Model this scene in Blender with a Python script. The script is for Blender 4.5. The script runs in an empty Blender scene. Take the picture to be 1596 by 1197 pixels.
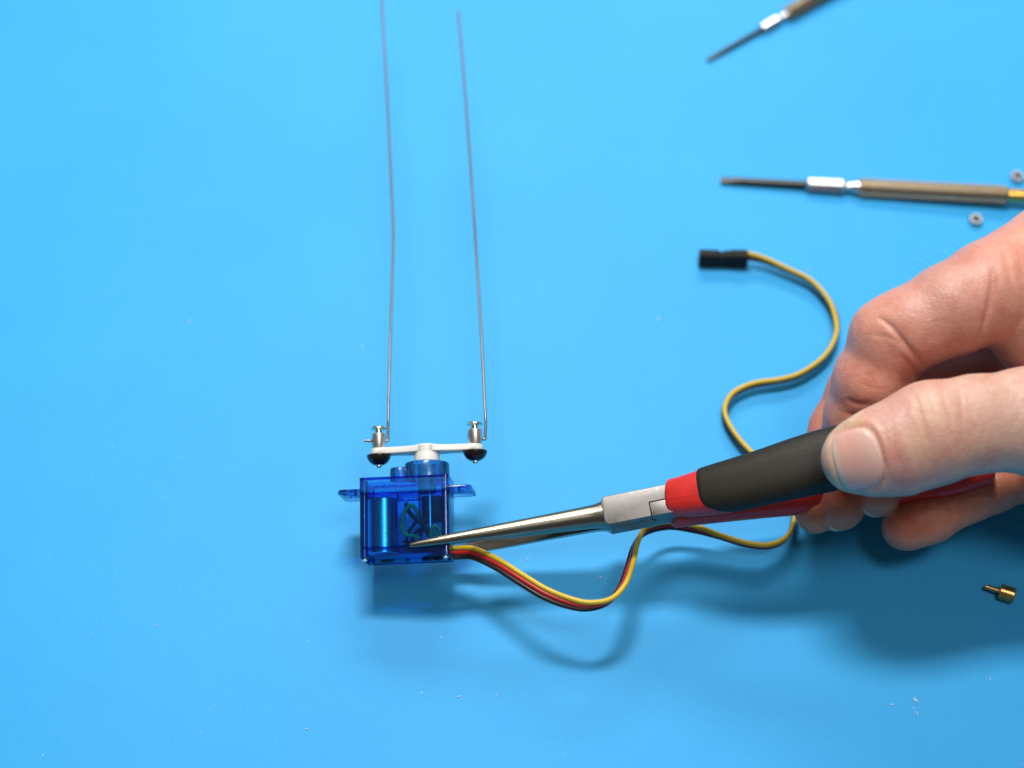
import bpy, bmesh, math, random
import numpy as np
from mathutils import Matrix, Vector

# ------------------------------------------------------------------ camera / frame
MM = 0.001                                   # everything below is designed in millimetres
TILT = math.radians(57.0)                    # the camera looks down at the table by this much
CAM_H = 380.0
FPX, CX, CY = 2600.0, 798.0, 598.5           # focal length in photograph pixels, image centre
ST, CT = math.sin(TILT), math.cos(TILT)
AX = np.array([1.0, 0, 0]); AU = np.array([0, ST, CT]); AF = np.array([0, CT, -ST])
CAM = np.array([0, 0, CAM_H])

scene = bpy.context.scene
cd = bpy.data.cameras.new('camera'); cam = bpy.data.objects.new('camera', cd)
scene.collection.objects.link(cam); scene.camera = cam
cam.location = CAM * MM
cam.rotation_euler = (math.pi/2 - TILT, 0, 0)
cd.sensor_width = 36.0; cd.lens = 36.0 * FPX / 1596.0
cd.clip_start = 0.02; cd.clip_end = 50
cd.dof.use_dof = True; cd.dof.focus_distance = 0.404; cd.dof.aperture_fstop = 6.2
cd.dof.aperture_blades = 7

# ------------------------------------------------------------------ light
world = bpy.data.worlds.new('World'); scene.world = world; world.use_nodes = True
bg = world.node_tree.nodes['Background']
bg.inputs[0].default_value = (1.0, 0.97, 0.92, 1); bg.inputs[1].default_value = 0.10

def area(name, loc, target, sx, sy, power, col):
    ld = bpy.data.lights.new(name, 'AREA'); ld.shape = 'RECTANGLE'; ld.size = sx; ld.size_y = sy
    ld.energy = power; ld.color = col
    o = bpy.data.objects.new(name, ld); scene.collection.objects.link(o)
    o.location = loc
    o.rotation_euler = (Vector(target) - Vector(loc)).to_track_quat('-Z', 'Y').to_euler()
    return o
TGT = (0.0, 0.23, 0.0)
area('ceiling_lamp', (-0.04, 0.50, 0.78), TGT, 0.26, 0.105, 5.7, (1.0, 0.98, 0.96))
area('far_ceiling_lamp', (0.05, 1.55, 1.10), TGT, 0.95, 0.35, 14.5, (1.0, 0.98, 0.95))
area('near_ceiling_lamp', (0.28, -0.02, 1.25), TGT, 0.30, 0.30, 3.9, (1.0, 0.97, 0.93))

scene.view_settings.view_transform = 'Standard'
scene.view_settings.look = 'None'
scene.view_settings.exposure = 0.05
scene.view_settings.gamma = 1.0
scene.render.engine = 'CYCLES'
scene.cycles.transparent_max_bounces = 40
scene.cycles.max_bounces = 10
scene.cycles.use_denoising = True
scene.cycles.caustics_reflective = False
scene.cycles.caustics_refractive = False

# ------------------------------------------------------------------ helpers
def P(px, py, Z):
    """photograph pixel at depth Z (mm) -> world mm"""
    return CAM + AX*((px-CX)/FPX*Z) + AU*((CY-py)/FPX*Z) + AF*Z
def G(px, py, z=0.0):
    """photograph pixel at height z (mm) above the table -> world mm"""
    v = (CY-py)/FPX
    return P(px, py, (CAM_H-z)/(ST - v*CT))
def nrm(v):
    v = np.asarray(v, float); return v/np.linalg.norm(v)
def project(pts):
    d = pts - CAM
    Z = d@AF
    return CX + (d@AX)/Z*FPX, CY - (d@AU)/Z*FPX, Z

COL = scene.collection
class Thing:
    def __init__(s, name, origin, rot=None, label=None, cat=None, group=None):
        s.o = bpy.data.objects.new(name, None); COL.objects.link(s.o)
        s.org = np.asarray(origin, float); s.R = np.eye(3) if rot is None else np.asarray(rot, float)
        M = Matrix.Identity(4)
        for i in range(3):
            for j in range(3): M[i][j] = s.R[i, j]
            M[i][3] = s.org[i]*MM
        s.o.matrix_world = M; s.o.empty_display_size = 0.005
        tag(s.o, label, cat, group)
    def loc(s, p):   # world mm -> local mm
        return (np.atleast_2d(p)-s.org)@s.R
    def wor(s, p):
        return np.asarray(p, float)@s.R.T + s.org
def tag(o, label=None, cat=None, group=None, kind=None):
    if label: o['label'] = label
    if cat: o['category'] = cat
    if group: o['group'] = group
    if kind: o['kind'] = kind

class MB:
    def __init__(s): s.v = []; s.f = []; s.n = 0; s.flat = set()
    def add(s, verts, faces):
        verts = np.asarray(verts, float)
        s.v.append(verts); s.f += [tuple(i+s.n for i in f) for f in faces]; s.n += len(verts)
        return s
    def loft(s, rings, cap=True, closed=True):
        rings = [np.asarray(r, float) for r in rings]; n = len(rings[0]); faces = []
        for k in range(len(rings)-1):
            for i in range(n if closed else n-1):
                j = (i+1) % n
                faces.append((k*n+i, k*n+j, (k+1)*n+j, (k+1)*n+i))
        if cap:
            faces.append(tuple(range(n-1, -1, -1))); m = (len(rings)-1)*n
            faces.append(tuple(range(m, m+n)))
        return s.add(np.vstack(rings), faces)
    def lathe(s, prof, seg=32, o=(0,0,0), ax=(0,0,1), sides=None):
        ax = nrm(ax); h = np.array([1.0,0,0]) if abs(ax[0]) < .8 else np.array([0,1.0,0])
        a = nrm(np.cross(ax, h)); b = np.cross(ax, a); o = np.asarray(o, float)
        th = np.linspace(0, 2*math.pi, seg, endpoint=False)
        rings = [o + ax*z + np.outer(np.cos(th), a)*max(r,1e-3) + np.outer(np.sin(th), b)*max(r,1e-3) for r, z in prof]
        return s.loft(rings)
    def tube(s, path, r, seg=12, cap=True):
        path = np.asarray(path, float); n = len(path)
        T = np.gradient(path, axis=0); T /= np.linalg.norm(T, axis=1)[:,None]
        ref = np.array([0,0,1.0]) if abs(T[0,2]) < .9 else np.array([1.0,0,0])
        a = nrm(np.cross(T[0], ref)); rings = []
        th = np.linspace(0, 2*math.pi, seg, endpoint=False)
        for k in range(n):
            a = nrm(a - T[k]*(a@T[k])); b = np.cross(T[k], a)
            rr = r[k] if hasattr(r, '__len__') else r
            rings.append(path[k] + rr*(np.outer(np.cos(th), a)+np.outer(np.sin(th), b)))
        return s.loft(rings, cap)
    def build(s, name, mat, parent=None, bevel=0, seg=2, smooth=True, angle=35, inner_from=None):
        me = bpy.data.meshes.new(name)
        V = np.vstack(s.v)*MM
        me.from_pydata([tuple(x) for x in V], [], s.f)
        bm = bmesh.new(); bm.from_mesh(me)
        bmesh.ops.recalc_face_normals(bm, faces=bm.faces)
        if bevel:
            es = [e for e in bm.edges if len(e.link_faces) == 2 and e.calc_face_angle(0) > math.radians(40)]
            bmesh.ops.bevel(bm, geom=es, offset=bevel*MM, segments=seg, affect='EDGES', profile=.5, clamp_overlap=True)
        bm.to_mesh(me); bm.free()
        if smooth:
            me.polygons.foreach_set('use_smooth', [True]*len(me.polygons))
            try: me.set_sharp_from_angle(angle=math.radians(angle))
            except Exception: pass
        me.materials.append(mat)
        if inner_from is not None:
            me.materials.append(M_INNER)
            for p in me.polygons[inner_from:]: p.material_index = 1
        o = bpy.data.objects.new(name, me); COL.objects.link(o)
        if parent is not None: o.parent = parent.o if isinstance(parent, Thing) else parent
        return o
    def box(s, x0, x1, y0, y1, z0, z1):
        v = [(x,y,z) for z in (z0,z1) for y in (y0,y1) for x in (x0,x1)]
        return s.add(v, [(0,2,3,1),(4,5,7,6),(0,1,5,4),(2,6,7,3),(0,4,6,2),(1,3,7,5)])

def spline(pts, n=8):
    """Catmull-Rom through rows of pts (any number of columns)"""
    p = np.asarray(pts, float); p = np.vstack([2*p[0]-p[1], p, 2*p[-1]-p[-2]]); out = []
    for i in range(1, len(p)-2):
        for k in range(n):
            t = k/n
            out.append(.5*((2*p[i]) + (p[i+1]-p[i-1])*t + (2*p[i-1]-5*p[i]+4*p[i+1]-p[i+2])*t*t + (3*p[i]-p[i-1]-3*p[i+1]+p[i+2])*t**3))
    out.append(p[-2]); return np.array(out)

# ------------------------------------------------------------------ materials
def mat(name):
    m = bpy.data.materials.new(name); m.use_nodes = True
    return m, m.node_tree.nodes, m.node_tree.links, m.node_tree.nodes['Principled BSDF']
def texco(N, L, scale=(1,1,1), kind='Object'):
    t = N.new('ShaderNodeTexCoord'); mp = N.new('ShaderNodeMapping'); mp.inputs['Scale'].default_value = scale
    L.new(t.outputs[kind], mp.inputs[0]); return mp.outputs[0]
def noise(N, L, vec, scale, detail=3, rough=.5):
    n = N.new('ShaderNodeTexNoise'); n.inputs['Scale'].default_value = scale
    n.inputs['Detail'].default_value = detail; n.inputs['Roughness'].default_value = rough
    L.new(vec, n.inputs['Vector']); return n.outputs['Fac']
def ramp(N, L, fac, stops):
    r = N.new('ShaderNodeValToRGB'); L.new(fac, r.inputs[0])
    while len(r.color_ramp.elements) < len(stops): r.color_ramp.elements.new(.5)
    for e, (p, c) in zip(r.color_ramp.elements, stops): e.position = p; e.color = (*c, 1)
    return r.outputs[0]
def bump(N, L, h, bsdf, strength, dist):
    b = N.new('ShaderNodeBump'); b.inputs['Strength'].default_value = strength; b.inputs['Distance'].default_value = dist
    L.new(h, b.inputs['Height']); L.new(b.outputs[0], bsdf.inputs['Normal']); return b

def simple(name, col, rough=.5, metal=0, var=.08, nscale=900, bumpd=0.0, spec=.5, sss=0):
    m, N, L, b = mat(name)
    v = texco(N, L)
    f = noise(N, L, v, nscale, 4)
    lo = tuple(max(0,c*(1-var)) for c in col); hi = tuple(min(1,c*(1+var)) for c in col)
    L.new(ramp(N, L, f, [(.3,lo),(.7,hi)]), b.inputs['Base Color'])
    b.inputs['Metallic'].default_value = metal; b.inputs['Specular IOR Level'].default_value = spec
    rr = N.new('ShaderNodeMapRange'); rr.inputs[3].default_value = rough*.85; rr.inputs[4].default_value = min(1,rough*1.15)
    f2 = noise(N, L, v, nscale*.37, 5); L.new(f2, rr.inputs[0]); L.new(rr.outputs[0], b.inputs['Roughness'])
    if bumpd: bump(N, L, f, b, 1, bumpd)
    if sss:
        b.inputs['Subsurface Weight'].default_value = sss
        b.inputs['Subsurface Radius'].default_value = (1,1,1); b.inputs['Subsurface Scale'].default_value = .0012
    return m

def table_material():
    m, N, L, b = mat('blue_table_sheet')
    v = texco(N, L)
    f = noise(N, L, v, 14, 5, .55)
    c1 = ramp(N, L, f, [(.3,(.036,.375,.79)),(.7,(.042,.402,.82))])
    fine = noise(N, L, v, 1300, 3, .7)
    mx = N.new('ShaderNodeMix'); mx.data_type = 'RGBA'; mx.blend_type = 'MULTIPLY'; mx.inputs[0].default_value = .22
    L.new(c1, mx.inputs[6]); L.new(ramp(N, L, fine, [(.25,(.55,.6,.65)),(.75,(1,1,1))]), mx.inputs[7])
    L.new(mx.outputs[2], b.inputs['Base Color'])
    b.inputs['Roughness'].default_value = .52; b.inputs['Specular IOR Level'].default_value = .2
    add = N.new('ShaderNodeMath'); add.operation = 'ADD'
    big = noise(N, L, v, 70, 3)
    ml = N.new('ShaderNodeMath'); ml.operation = 'MULTIPLY'; ml.inputs[1].default_value = 3.0
    L.new(big, ml.inputs[0]); L.new(ml.outputs[0], add.inputs[0]); L.new(fine, add.inputs[1])
    bump(N, L, add.outputs[0], b, .6, .00010)
    return m
M_TABLE = table_material()

def clear_blue(name, tint, diff, dfac=.10, rough=.09, gloss=True):
    m, N, L, b = mat(name); N.remove(b); out = N['Material Output']
    tr = N.new('ShaderNodeBsdfTransparent'); tr.inputs[0].default_value = (*tint,1)
    df = N.new('ShaderNodeBsdfDiffuse'); df.inputs[0].default_value = (*diff,1)
    gl = N.new('ShaderNodeBsdfGlossy'); gl.inputs[0].default_value = (.9,.95,1,1)
    v = texco(N, L); f = noise(N, L, v, 500, 4)
    rr = N.new('ShaderNodeMapRange'); rr.inputs[3].default_value = rough*.6; rr.inputs[4].default_value = rough*1.6
    L.new(f, rr.inputs[0]); L.new(rr.outputs[0], gl.inputs['Roughness'])
    m1 = N.new('ShaderNodeMixShader')
    scr = N.new('ShaderNodeMapRange'); scr.inputs[1].default_value=.35; scr.inputs[2].default_value=.75
    scr.inputs[3].default_value = dfac*.6; scr.inputs[4].default_value = dfac*1.6
    f2 = noise(N, L, texco(N, L, (1,1,.12)), 1500, 3); L.new(f2, scr.inputs[0]); L.new(scr.outputs[0], m1.inputs[0])
    L.new(tr.outputs[0], m1.inputs[1]); L.new(df.outputs[0], m1.inputs[2])
    if not gloss:
        L.new(m1.outputs[0], out.inputs[0]); return m
    fr = N.new('ShaderNodeFresnel'); fr.inputs[0].default_value = 1.5
    m2 = N.new('ShaderNodeMixShader'); L.new(fr.outputs[0], m2.inputs[0]); L.new(m1.outputs[0], m2.inputs[1]); L.new(gl.outputs[0], m2.inputs[2])
    L.new(m2.outputs[0], out.inputs[0])
    return m
M_CASE = clear_blue('clear_blue_plastic', (.36,.76,.985), (.01,.14,.65), .04)
M_INNER = clear_blue('clear_blue_inner_face', (.36,.76,.985), (.01,.14,.65), .03, gloss=False)
M_LID = clear_blue('frosted_blue_plastic', (.40,.76,.985), (.03,.28,.78), .18, .18)
M_POST = clear_blue('thick_blue_plastic', (.14,.40,.90), (.01,.08,.5), .05)
M_TAB = clear_blue('clear_blue_tab_plastic', (.30,.62,.97), (.02,.12,.6), .12)

def brushed(name, col, rough, scale=(1,1,1), streak=.25, bumpd=.00001):
    m, N, L, b = mat(name)
    v = texco(N, L, scale); f = noise(N, L, v, 900, 5, .6)
    lo = tuple(c*(1-streak) for c in col); L.new(ramp(N, L, f, [(.3,lo),(.7,col)]), b.inputs['Base Color'])
    b.inputs['Metallic'].default_value = 1
    rr = N.new('ShaderNodeMapRange'); rr.inputs[3].default_value = rough*.75; rr.inputs[4].default_value = rough*1.3
    L.new(f, rr.inputs[0]); L.new(rr.outputs[0], b.inputs['Roughness'])
    bump(N, L, f, b, .5, bumpd*.35); return m
M_JAW = brushed('polished_jaw_steel', (.31,.28,.22), .29, (.12,1,1))
M_JOINT = brushed('satin_joint_steel', (.27,.255,.245), .50, (1,1,1), .16)
M_WIRE = brushed('spring_steel_wire', (.22,.21,.20), .34, (1,.05,1), .15)
M_NICKEL = brushed('nickel_plate', (.86,.83,.75), .34, (1,1,1), .10)
M_NUT = brushed('dull_nut_steel', (.58,.57,.53), .42, (1,1,1), .2)
M_SCREW = brushed('zinc_screw', (.80,.80,.68), .18, (1,1,1), .1)
M_BRASS = brushed('brass', (.72,.42,.15), .28, (1,1,1), .25)
M_BLADE = brushed('dark_blade_steel', (.085,.085,.082), .42, (1,1,1), .3)
M_COLLAR = brushed('chrome_collar', (.62,.62,.60), .30, (1,1,1), .1)
M_KNURL = brushed('knurled_steel', (.46,.385,.28), .40, (1,1,1), .2)
M_MOTOR = brushed('motor_can_steel', (.80,.84,.86), .30, (1,1,.1), .08)
M_NYLON = simple('white_nylon', (.80,.80,.76), .38, sss=.5, var=.02)
M_BLACKP = simple('black_glossy_plastic', (.012,.010,.009), .22, var=.3)
M_PLUG = simple('black_plug_plastic', (.014,.014,.012), .62, var=.3, spec=.18)
M_RED = simple('red_grip_plastic', (.62,.022,.018), .42, var=.12, nscale=350, bumpd=.00002)
M_GRIP = simple('black_grip_rubber', (.018,.015,.009), .58, var=.25, nscale=2500, bumpd=.00003, spec=.28)
M_YEL = simple('yellow_insulation', (.62,.42,.012), .42, var=.05)
M_REDW = simple('red_insulation', (.48,.010,.008), .40, var=.05)
M_BRN = simple('dark_brown_insulation', (.020,.010,.007), .40, var=.1)
M_GREEN = simple('green_insulation', (.02,.42,.18), .4, var=.1)
M_DARK = simple('dark_component', (.012,.010,.012), .45, var=.3)
M_PCB = simple('circuit_board_green', (.01,.05,.04), .5, var=.3)
M_SOLDER = brushed('solder', (.7,.7,.68), .3)
M_GOLD = brushed('gold_ferrule', (.75,.45,.10), .25, (1,1,1), .15)
M_LINT = simple('white_lint', (.75,.78,.8), .8, var=.1)
M_HAIR = simple('dark_hair', (.03,.02,.015), .5, var=.2)

def skin_material():
    m, N, L, b = mat('skin')
    at = N.new('ShaderNodeAttribute'); at.attribute_name = 'skin_tone'
    v = texco(N, L)
    mott = noise(N, L, v, 160, 4, .6)
    mx = N.new('ShaderNodeMix'); mx.data_type = 'RGBA'; mx.blend_type = 'MULTIPLY'; mx.inputs[0].default_value = 1
    L.new(at.outputs['Color'], mx.inputs[6])
    L.new(ramp(N, L, mott, [(.28,(.93,.74,.70)),(.5,(.98,.93,.92)),(.72,(1.0,1.0,.94))]), mx.inputs[7])
    fine = noise(N, L, v, 650, 3, .6)
    mx2 = N.new('ShaderNodeMix'); mx2.data_type = 'RGBA'; mx2.blend_type = 'MULTIPLY'; mx2.inputs[0].default_value = 1
    L.new(mx.outputs[2], mx2.inputs[6]); L.new(ramp(N, L, fine, [(.3,(.93,.84,.82)),(.65,(1,1,1))]), mx2.inputs[7]); mx = mx2
    L.new(mx.outputs[2], b.inputs['Base Color'])
    b.inputs['Roughness'].default_value = .41; b.inputs['Specular IOR Level'].default_value = .42
    b.inputs['Subsurface Weight'].default_value = .22
    b.inputs['Subsurface Radius'].default_value = (1,.32,.18); b.inputs['Subsurface Scale'].default_value = .0016
    # fine skin relief: cells plus fine cross lines
    vo = N.new('ShaderNodeTexVoronoi'); vo.feature = 'DISTANCE_TO_EDGE'; vo.inputs['Scale'].default_value = 950
    dn = N.new('ShaderNodeTexNoise'); dn.inputs['Scale'].default_value = 220; L.new(v, dn.inputs['Vector'])
    va = N.new('ShaderNodeVectorMath'); va.operation = 'MULTIPLY_ADD'; va.inputs[1].default_value = (.004,)*3
    L.new(dn.outputs['Color'], va.inputs[0]); L.new(v, va.inputs[2]); L.new(va.outputs[0], vo.inputs['Vector'])
    mn = N.new('ShaderNodeMath'); mn.operation = 'MINIMUM'; mn.inputs[1].default_value = .18; L.new(vo.outputs['Distance'], mn.inputs[0])
    lines = noise(N, L, texco(N, L, (.35,1.6,1.6)), 900, 3)
    ad = N.new('ShaderNodeMath'); ad.operation = 'MULTIPLY_ADD'; ad.inputs[1].default_value = .22
    L.new(lines, ad.inputs[0]); L.new(mn.outputs[0], ad.inputs[2])
    bump(N, L, ad.outputs[0], b, .8, .00022)
    return m
M_SKIN = skin_material()
def nail_material():
    m, N, L, b = mat('finger_nail')
    at = N.new('ShaderNodeAttribute'); at.attribute_name = 'skin_tone'
    L.new(at.outputs['Color'], b.inputs['Base Color'])
    b.inputs['Roughness'].default_value = .36; b.inputs['Subsurface Weight'].default_value = .15
    b.inputs['Subsurface Radius'].default_value = (1,.4,.3); b.inputs['Subsurface Scale'].default_value = .001
    f = noise(N, L, texco(N, L, (.25,1.5,1.5)), 700, 2); bump(N, L, f, b, .2, .0001)
    return m
M_NAIL = nail_material()

# ------------------------------------------------------------------ the table
def grid_sheet():
    mb = MB(); n = 40
    xs = np.linspace(-900, 900, n); ys = np.linspace(-500, 1300, n)
    v = [(x,y,0) for y in ys for x in xs]
    f = [(j*n+i, j*n+i+1, (j+1)*n+i+1, (j+1)*n+i) for j in range(n-1) for i in range(n-1)]
    mb.add(v, f); return mb
tb = grid_sheet().build('table', M_TABLE); tag(tb, 'smooth bright blue sheet covering the table top', 'table', kind='structure')

# ------------------------------------------------------------------ servo
SC = P(635.5, 811, 412)
vd = nrm(SC-CAM); r1 = nrm(AX - vd*(AX@vd)); u1 = np.cross(r1, vd)
def rot(axis, deg):
    return np.array(Matrix.Rotation(math.radians(deg), 3, Vector(axis)))
R0 = np.column_stack([r1, vd, u1])                       # columns: width, back, up
SR = rot(vd, -2.4) @ rot(u1, -8.5) @ rot(r1, -9.5) @ R0
sv = Thing('servo', SC, SR, 'small clear blue servo motor with white horn and three-colour cable', 'servo')

def rrect(x0, x1, y0, y1, z, r=.8, n=4):
    pts = []
    for cx, cy, a0 in ((x1-r,y1-r,0),(x0+r,y1-r,90),(x0+r,y0+r,180),(x1-r,y0+r,270)):
        for k in range(n+1):
            a = math.radians(a0+90*k/n); pts.append((cx+r*math.cos(a), cy+r*math.sin(a), z))
    return np.array(pts)
def shell(x0,x1,y0,y1,z0,z1,t,top=True,bottom=True,r=.8):
    mb = MB()
    e = .35
    outer = [rrect(x0+e,x1-e,y0+e,y1-e,z0,r*.7), rrect(x0,x1,y0,y1,z0+e,r), rrect(x0,x1,y0,y1,z1-e,r), rrect(x0+e,x1-e,y0+e,y1-e,z1,r*.7)]
    mb.loft(outer); mb.no = len(mb.f)
    inner = [rrect(x0+t,x1-t,y0+t,y1-t,z0+(t if bottom else .05),.3), rrect(x0+t,x1-t,y0+t,y1-t,z1-(t if top else .05),.3)]
    mb.loft(inner)
    return mb
NO = len(shell(0,9,0,9,0,9,1).f) // 2
shell(-11,11,-6,6,-7.2,6.1,1.0,False,False).build('body_case', M_CASE, sv, inner_from=NO)
lid = shell(-11.02,11.02,-6.02,6.02,6.15,10,1.0).build('top_case', M_LID, sv, inner_from=NO)
cap = shell(-11,11,-6,6,-10,-7.25,1.0,False,True).build('bottom_cover', M_CASE, sv, inner_from=NO)
tag(lid, 'frosted upper case of the servo')
# holes and marks in the bottom cover
for x, y, r in ((-5.5,.3,1.5),(-4.2,-.8,.9),(-.2,0,.6),(4.6,.6,.8),(5.8,-.7,.8),(7.2,.8,.8),(8.2,-.5,.7)):
    MB().lathe([(r,-10.08),(r*.9,-10.02),(r*.9,-9.6),(.01,-9.6)][::-1], 18, (x,y,0)).build('moulded_recess', M_DARK, cap)
# vertical corner posts (clear) with long screws inside
for x in (-9.9, 9.9):
    for y in (-4.9, 4.9):
        MB().lathe([(.9,-9.6),(.9,9.3)], 16, (x*1.01,y,0)).build('screw_post', M_POST, sv)
        s = MB(); prof = []
        z = -10.5
        prof += ([(.05,-10.6),(.5,-10.55),(.75,-10.3),(.75,-10.05),(.5,-10.02)] if y < 0 else [(.05,-9.9)])
        for k in range(58): prof += [(.36,-9.9+k*.3),(.50,-9.75+k*.3)]
        s.lathe(prof, 14, (x,y,0)).build('case_screw', M_NICKEL, sv)
# darker solid rims where the case halves meet and round the lid
for z0, z1, g_ in ((5.85,6.14,.03),(9.45,10.02,.02),(-7.45,-7.2,.03)):
    ro = [rrect(-11.03-g_,11.03+g_,-6.03-g_,6.03+g_,z,.8) for z in (z0,z1)]; ri = [rrect(-10.2,10.2,-5.2,5.2,z,.5) for z in (z1,z0)]
    MB().loft(ro+ri+[ro[0]], cap=False).build('case_rim', M_POST, sv)
# mounting tabs with a hole
def tab(sx):
    mb = MB(); n = 28
    x0, x1 = 10.6*sx, 16.6*sx; hx, hr = 13.7*sx, 1.05
    def outline(z, e=0):
        pts = rrect(min(x0,x1), max(x0,x1), -5.9, 5.9, z, .15, 1) if False else None
        r = 1.6; X0, X1, Y = 10.6, 16.6-e, 5.9-e
        p = [(X0,-Y)]
        for k in range(7): a = math.radians(-90+90*k/6); p.append((X1-r+r*math.cos(a), -Y+r+r*math.sin(a)))
        for k in range(7): a = math.radians(90*k/6); p.append((X1-r+r*math.cos(a), Y-r+r*math.sin(a)))
        p.append((X0,Y)); p.append((X0, 0))
        return np.array([(sx*a, b, z) for a, b in p])
    def hole(z):
        o = outline(z); return np.array([(hx+hr*math.cos(a), hr*math.sin(a), z) for a in [math.atan2(q[1], q[0]-hx) for q in o]])
    z0, z1 = 6.25, 7.3
    mb.loft([hole(z0), outline(z0,.12), outline(z0+.12), outline(z1-.12), outline(z1,.12), hole(z1), hole(z0)], cap=False)
    return mb
for sx in (-1, 1):
    tab(sx).build('mounting_tab', M_TAB, sv, angle=50)
# gear hub bumps
def tubecap(x, y, r, z0, z1, t=.9):
    mb = MB(); mb.lathe([(r,z0),(r,z1-.5),(r-.16,z1-.14),(r-.5,z1),(.01,z1)], 48, (x,y,0))
    mb.lathe([(r-t,z0),(r-t,z1-t),(.01,z1-t)], 40, (x,y,0)); return mb
tubecap(5.0,0,5.6,10.03,14.1).build('gear_hub', M_LID, sv)
tubecap(-1.7,0,2.6,10.03,13.2,.6).build('gear_boss', M_LID, sv)
# brass output gear and white gears in the lid
MB().lathe([(2.2,6.6),(2.2,13.0)], 24, (5.0,0,0)).build('output_shaft', M_NYLON, sv)
# motor
mo = MB().lathe([(.01,-8.4),(3.6,-8.4),(4.1,-8.1),(4.1,-3.6),(4.02,-3.55),(4.02,-3.45),(4.1,-3.4),(4.1,5.2),(3.8,5.5),(.01,5.5)], 40, (-6.2,.2,0)).build('motor', M_MOTOR, sv)
# inner clear walls
MB().box(-1.9,-1.5,-4.8,4.8,-7,6).build('inner_wall', M_CASE, sv)
MB().box(3.4,3.7,-4.8,4.8,-2,6).build('inner_wall', M_CASE, sv)
# potentiometer
po = MB().box(3.9,8.6,-2.4,3.8,-.4,5.6); po = po.build('potentiometer', M_DARK, sv, bevel=.4)
MB().lathe([(.5,-3.5),(.5,5.9)], 12, (6.0,-3.1,0)).build('shaft', M_MOTOR, po)
# circuit board, components and wiring
pcb = MB().box(-1.2,9.2,-3.6,4.0,-7.6,-6.5).build('circuit_board', M_PCB, sv, bevel=.1)
rnd = random.Random(5)
for k in range(9):
    x = rnd.uniform(-.6,8.6); y = rnd.uniform(-3.2,2.5); w = rnd.uniform(.4,1.1); h = rnd.uniform(.4,1.2)
    MB().box(x-w,x+w,y-w*.7,y+w*.7,-6.5,-6.5+h).build('component', M_DARK, pcb, bevel=.1)
for k in range(6):
    x = -.6+k*1.7; MB().lathe([(.5,-6.5),(.45,-6.2),(.1,-5.9)], 10, (x,-3.1,0)).build('solder_joint', M_SOLDER, pcb)
def wire(pts, r, m, name): MB().tube(spline(pts,8), r, 10).build(name, m, sv)
wire([(.4,-3.6,-4.6),(-.6,-4.2,-1.5),(.1,-4.4,1.6),(1.6,-4.3,2.9),(3.0,-4.0,1.4),(3.2,-3.4,0.2)], .55, M_GREEN, 'inner_wire')
wire([(3.4,-3.6,-5.2),(2.2,-4.2,-4.7),(.5,-4.5,-4.4),(-.7,-4.4,-3.0),(-.9,-4.0,-1.2)], .55, M_GREEN, 'inner_wire')
wire([(6.2,-3.8,-6.2),(6.5,-4.4,-3.4),(7.4,-4.5,-2.4),(8.4,-4.4,-3.4),(8.6,-4.0,-5.8)], .55, M_GREEN, 'inner_wire')
wire([(7.4,-3.5,-6.2),(7.6,-4.0,-4.2),(8.0,-3.9,-3.6),(8.3,-3.4,-6.0)], .5, M_GREEN, 'inner_wire')
wire([(.2,-3.9,3.6),(.8,-4.2,1.8),(2.2,-3.9,0),(4.4,-3.9,-1.8),(5.6,-3.5,-4.5)], .6, M_DARK, 'inner_wire')
wire([(-.3,-3,-6.4),(1.0,-3.6,-3.2),(3.0,-3.7,-.9),(5.2,-3.3,-.8)], .4, M_DARK, 'inner_wire')
wire([(1.0,-3,-6.4),(2.4,-3.7,-3.8),(4.8,-4.0,-3.0),(6.4,-3.6,-5.6)], .5, M_DARK, 'inner_wire')
wire([(3.0,-2,-6.4),(3.8,-2.2,-3),(5,-2.8,-1.2)], .45, M_DARK, 'inner_wire')

# horn: hub with two tapering arms
def horn():
    mb = MB(); ring = []
    cx = 5.0; Lh = 12.1
    def hw(a):
        return 1.75 + (3.15-1.75)*max(0, 1-(abs(a)/8.5))**1.0
    top = []; n = 14
    for k in range(9): a = math.radians(-90+180*k/8); top.append((cx+Lh+2.0*math.cos(a), 2.0*math.sin(a)))
    for k in range(n+1):
        a = Lh - 2*Lh*k/n
        top.append((cx+a*.96, max(hw(a),1.9)))
    for k in range(9): a = math.radians(90+180*k/8); top.append((cx-Lh+2.0*math.cos(a), 2.0*math.sin(a)))
    for k in range(n+1):
        a = -Lh + 2*Lh*k/n
        top.append((cx+a*.96, -max(hw(a),1.9)))
    o = np.array(top)
    def rng(z, s): 
        c = np.array([cx,0]); q = c+(o-c)*1.0
        d = np.zeros_like(q); d[:,0] = (q[:,0]-c[0]); d[:,1] = q[:,1]
        q2 = np.column_stack([q[:,0]-np.sign(d[:,0])*s*(abs(d[:,0])>11), q[:,1]-np.sign(d[:,1])*s])
        return np.column_stack([q2, np.full(len(q2), z)])
    mb.loft([rng(16.75,.15), rng(16.9,0), rng(18.15,0), rng(18.3,.15)])
    mb.lathe([(3.05,14.15),(3.2,14.3),(3.25,18.2),(3.1,18.55),(2.2,18.6),(2.1,17.8),(.01,17.8)], 40, (cx,0,0))
    return mb
ho = horn().build('servo_horn', M_NYLON, sv, angle=40)
MB().lathe([(1.5,17.82),(1.6,18.0),(1.2,18.5),(.4,18.55),(.01,18.3)],20,(5.0,0,0)).build('centre_screw', M_SCREW, ho)

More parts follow.
